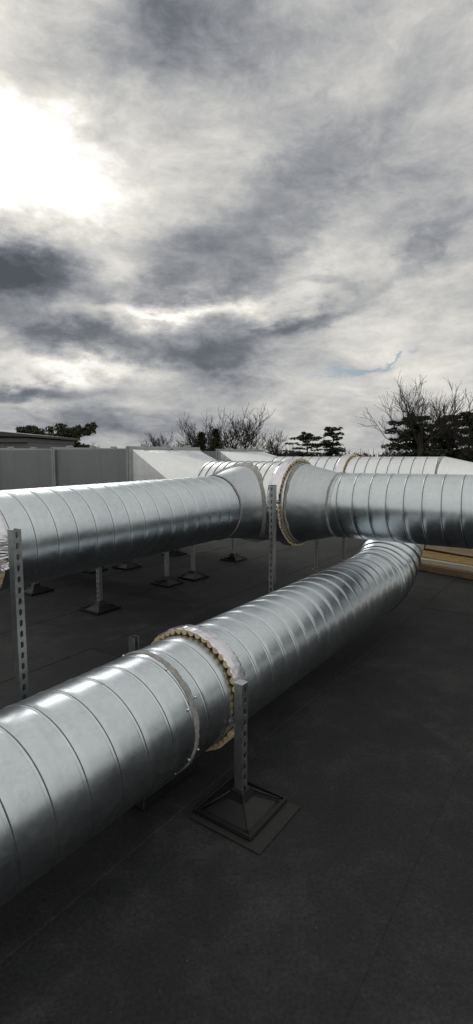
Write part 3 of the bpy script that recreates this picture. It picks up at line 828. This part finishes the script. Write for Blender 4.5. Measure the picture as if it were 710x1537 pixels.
bare_tree('bare_tree', 'bare tree cut by the right edge above the cedars', gbase(716, 44), px(0, 588, 44).z, 7.0, 9, group=G1, crownlow=.42)
bare_tree('bare_tree', 'small thin bare tree at the left foot of the right-hand cedars', gbase(588, 50), px(0, 652, 50).z, 3.2, 33, group=G1, crownlow=.5, nlimb=5, density=.5)
bare_tree('bare_tree', 'widest bare tree in the centre, right of the two dark conifers', gbase(354, 55), px(0, 606, 55).z, 8.5, 14, group=G1, crownlow=.38, nlimb=12, minr=.034)
bare_tree('bare_tree', 'bare tree left of the dark conifers, behind the nearer box transition', gbase(298, 58), px(0, 618, 58).z, 7.0, 27, group=G1, crownlow=.38, nlimb=12, minr=.036)
bare_tree('bare_tree', 'low rounded bare tree, leftmost of the central bare trees', gbase(246, 64), px(0, 642, 64).z, 6.0, 41, group=G1, crownlow=.5, nlimb=10, minr=.038)
bare_tree('bare_tree', 'small bare tree between the widest bare tree and the flat-topped cedars', gbase(414, 70), px(0, 645, 70).z, 4.5, 52, group=G1, crownlow=.5, nlimb=8, minr=.038)
bare_tree('bare_tree', 'faint little bare tree right of the pine at the left', gbase(142, 80), px(0, 662, 80).z, 3, 61, group=G1, crownlow=.6, nlimb=5, minr=.03)
conifer('dark pointed conifer, left of the pair in front of the central bare trees', gbase(303, 50), px(0, 650, 50).z, 1.5, 3, G1)
conifer('taller dark pointed conifer, right of the pair in front of the central bare trees', gbase(324, 50), px(0, 645, 50).z, 1.6, 4, G1)
cedar('lower flat-topped cedar, left of the pair on the skyline', gbase(459, 80), px(0, 655, 80).z, 3.3, 6, .66, 5, G1, .45, .24)
cedar('taller flat-topped cedar, right of the pair on the skyline', gbase(497, 80), px(0, 646, 80).z, 2.9, 8, .68, 5, G1, .45, .24)
cedar('big dark tiered cedar below the tallest bare tree at the right', gbase(618, 46), px(0, 631, 46).z, 3.4, 12, .40, 10, G1, .75, .22)
cedar('dark tiered cedar between the big cedar and the right edge', gbase(664, 50), px(0, 634, 50).z, 3.6, 17, .38, 10, G1, .75, .22)
cedar('dark tiered cedar at the right edge of the view', gbase(706, 47), px(0, 627, 47).z, 3.6, 19, .38, 10, G1, .75, .22)
pine('dark pine with ragged clumps standing behind the plant room at the left', gbase(104, 34), px(0, 641, 34).z, 2.0, 5)
pine('top of a second pine just showing over the plant room roof', gbase(46, 40), px(0, 643, 40).z, 1.2, 8)
# far woodland along the skyline: one mass
wd = MB(); rnd = random.Random(77)
for i in range(420):
    az = rnd.uniform(-38, 38); dist = rnd.uniform(115, 190); top = H + dist*rnd.uniform(.004, .0125) - 1.0
    b0 = Vector((math.tan(R(az))*dist, dist, 0))
    leafcloud(wd, (b0.x, b0.y, (top-5)/2), rnd.uniform(3, 7), 3, (top+5.4)/2, 90, 1.0, rnd, 1.0)
    for j in range(3):
        q = b0 + Vector((rnd.uniform(-3, 3), 0, -5)); h_ = top + 5 + rnd.uniform(0, 1.4)
        wd.tube([q, q + Vector((rnd.uniform(-1, 1), 0, h_))], [.16, .04], 3, caps=False)
o = wd.build('far_woodland', BARE); tag(o, 'low brown line of distant woodland on the skyline', 'woodland', kind='stuff')

# ------------------------------------------------------------------ camera and render settings
cd = bpy.data.cameras.new('camera'); co = bpy.data.objects.new('camera', cd); COL.objects.link(co)
cd.sensor_fit = 'HORIZONTAL'; cd.sensor_width = 36; cd.lens = 36*770/710; cd.clip_end = 3000; cd.clip_start = .02
co.location = (0, 0, H); co.rotation_euler = (R(90 - 6.26), 0, 0)
scene.camera = co
vs_ = scene.view_settings
scene.display_settings.display_device = 'sRGB'; vs_.view_transform = 'Standard'; vs_.look = 'None'; vs_.gamma = 1; vs_.exposure = 0; vs_.use_curve_mapping = False
